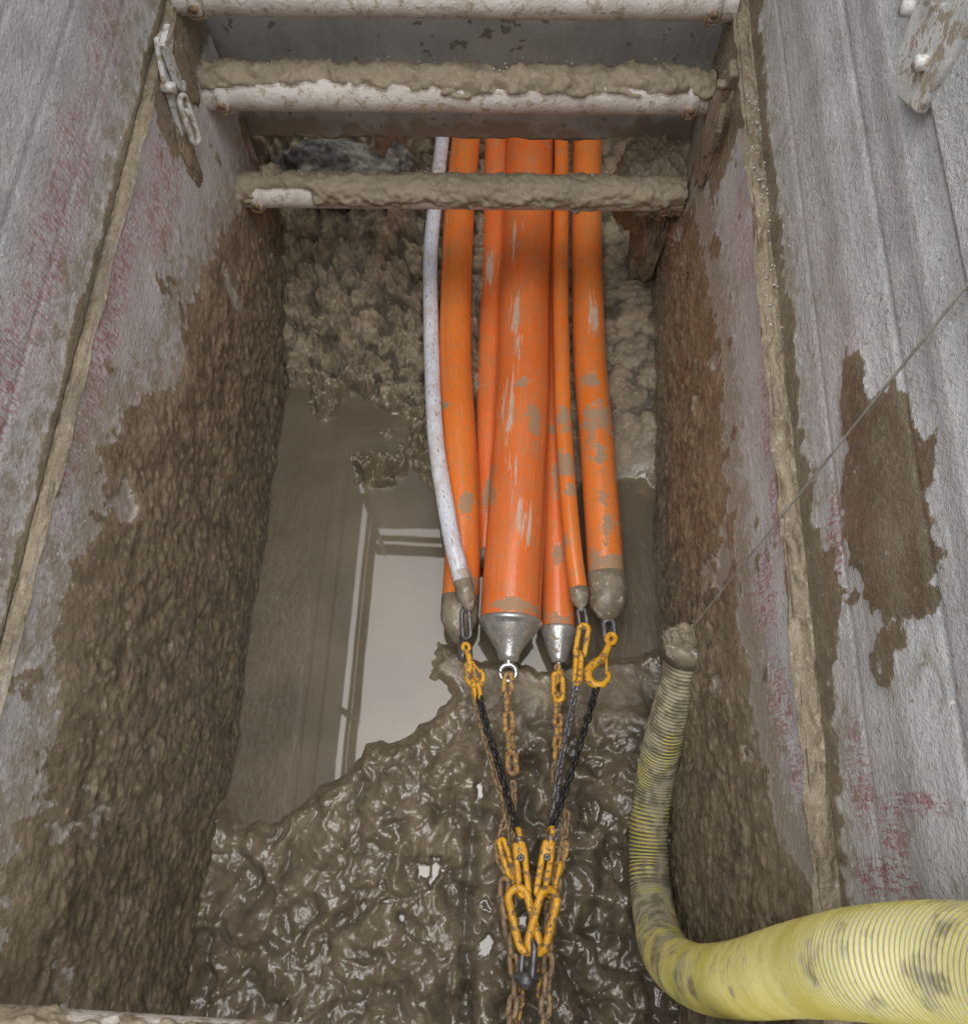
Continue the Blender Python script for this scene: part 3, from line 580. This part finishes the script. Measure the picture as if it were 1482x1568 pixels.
# ---------------------------------------------------------------- surroundings
big=60; gz=2.5
V=[(-big,-big,gz),(big,-big,gz),(big,big,gz),(-big,big,gz),(-.99,-1.32,gz),(.84,-1.32,gz),(.84,3.0,gz),(-.99,3.0,gz),(-.99,-1.32,-.3),(.84,-1.32,-.3)]
F=[(0,1,5,4),(1,2,6,5),(2,3,7,6),(3,0,4,7),(4,5,9,8)]
mesh_obj('ground',V,F,GRD,None,False)
mesh_obj('excavation_soil',[(-.99,1.97,-.3),(-.99,3.0,-.3),(.84,3.0,-.3),(.84,1.97,-.3),(-.99,1.97,2.49),(-.99,3.0,2.49),(.84,3.0,2.49),(.84,1.97,2.49)],[(0,1,5,4),(1,2,6,5),(2,3,7,6)],GRD,None,False)
GR_=empty('guard_rail')
def rail(a,b,r=.02): tube('rail',np.array([a,b],float),r,BRK,GR_,12)
rail((-.87,-1.0,2.80),(-.87,2.0,2.80),.014); rail((-.87,-1.0,3.05),(-.87,2.0,3.05),.022); rail((-.87,-1.0,3.22),(-.87,2.0,3.22),.012)
for zz in(2.80,3.05): rail((.60,-1.0,zz),(.60,2.0,zz))
for zz in(3.5,3.75,3.9): rail((-.95,1.99,zz),(.65,1.99,zz),.026)
for x in(-.87,.60):
    for y in(-1.0,.5,1.97): rail((x,y,2.5),(x,y,3.9 if y>1 else 3.22))
# ---------------------------------------------------------------- camera & light
cam=bpy.data.cameras.new('camera'); co=bpy.data.objects.new('camera',cam); col.objects.link(co)
cam.sensor_fit='HORIZONTAL'; cam.sensor_width=36; cam.lens=36*1200/1482; cam.clip_start=.02; cam.clip_end=500
r_=Vector((.9989,.0431,.0117)).normalized(); f_=Vector((-.0039,.3451,-.9385)).normalized(); u_=r_.cross(f_).normalized(); r_=f_.cross(u_)
M=Matrix((r_,u_,-f_)).transposed().to_4x4(); M.translation=(0,0,2.64); co.matrix_world=M; scn.camera=co
w=bpy.data.worlds.new('World'); scn.world=w; w.use_nodes=True; nt=w.node_tree; bg=nt.nodes['Background']
sky=nt.nodes.new('ShaderNodeTexSky'); sky.sky_type='NISHITA'; sky.sun_disc=False; sky.dust_density=3; sky.air_density=1.0
hs=nt.nodes.new('ShaderNodeHueSaturation'); hs.inputs['Saturation'].default_value=.6
nt.links.new(sky.outputs[0],hs.inputs['Color']); nt.links.new(hs.outputs[0],bg.inputs[0]); bg.inputs[1].default_value=.15
sd_=Vector((-.05,.05,1)).normalized()
sl=bpy.data.lights.new('sun','SUN'); sl.energy=4.8; sl.angle=R(88); sl.color=(1,.985,.965); so=bpy.data.objects.new('sun',sl); col.objects.link(so); so.rotation_euler=sd_.to_track_quat('Z','Y').to_euler()
sky.sun_elevation=math.asin(sd_.z); sky.sun_rotation=math.atan2(sd_.x,sd_.y)
scn.view_settings.view_transform='Standard'; scn.view_settings.look='None'; scn.view_settings.exposure=0
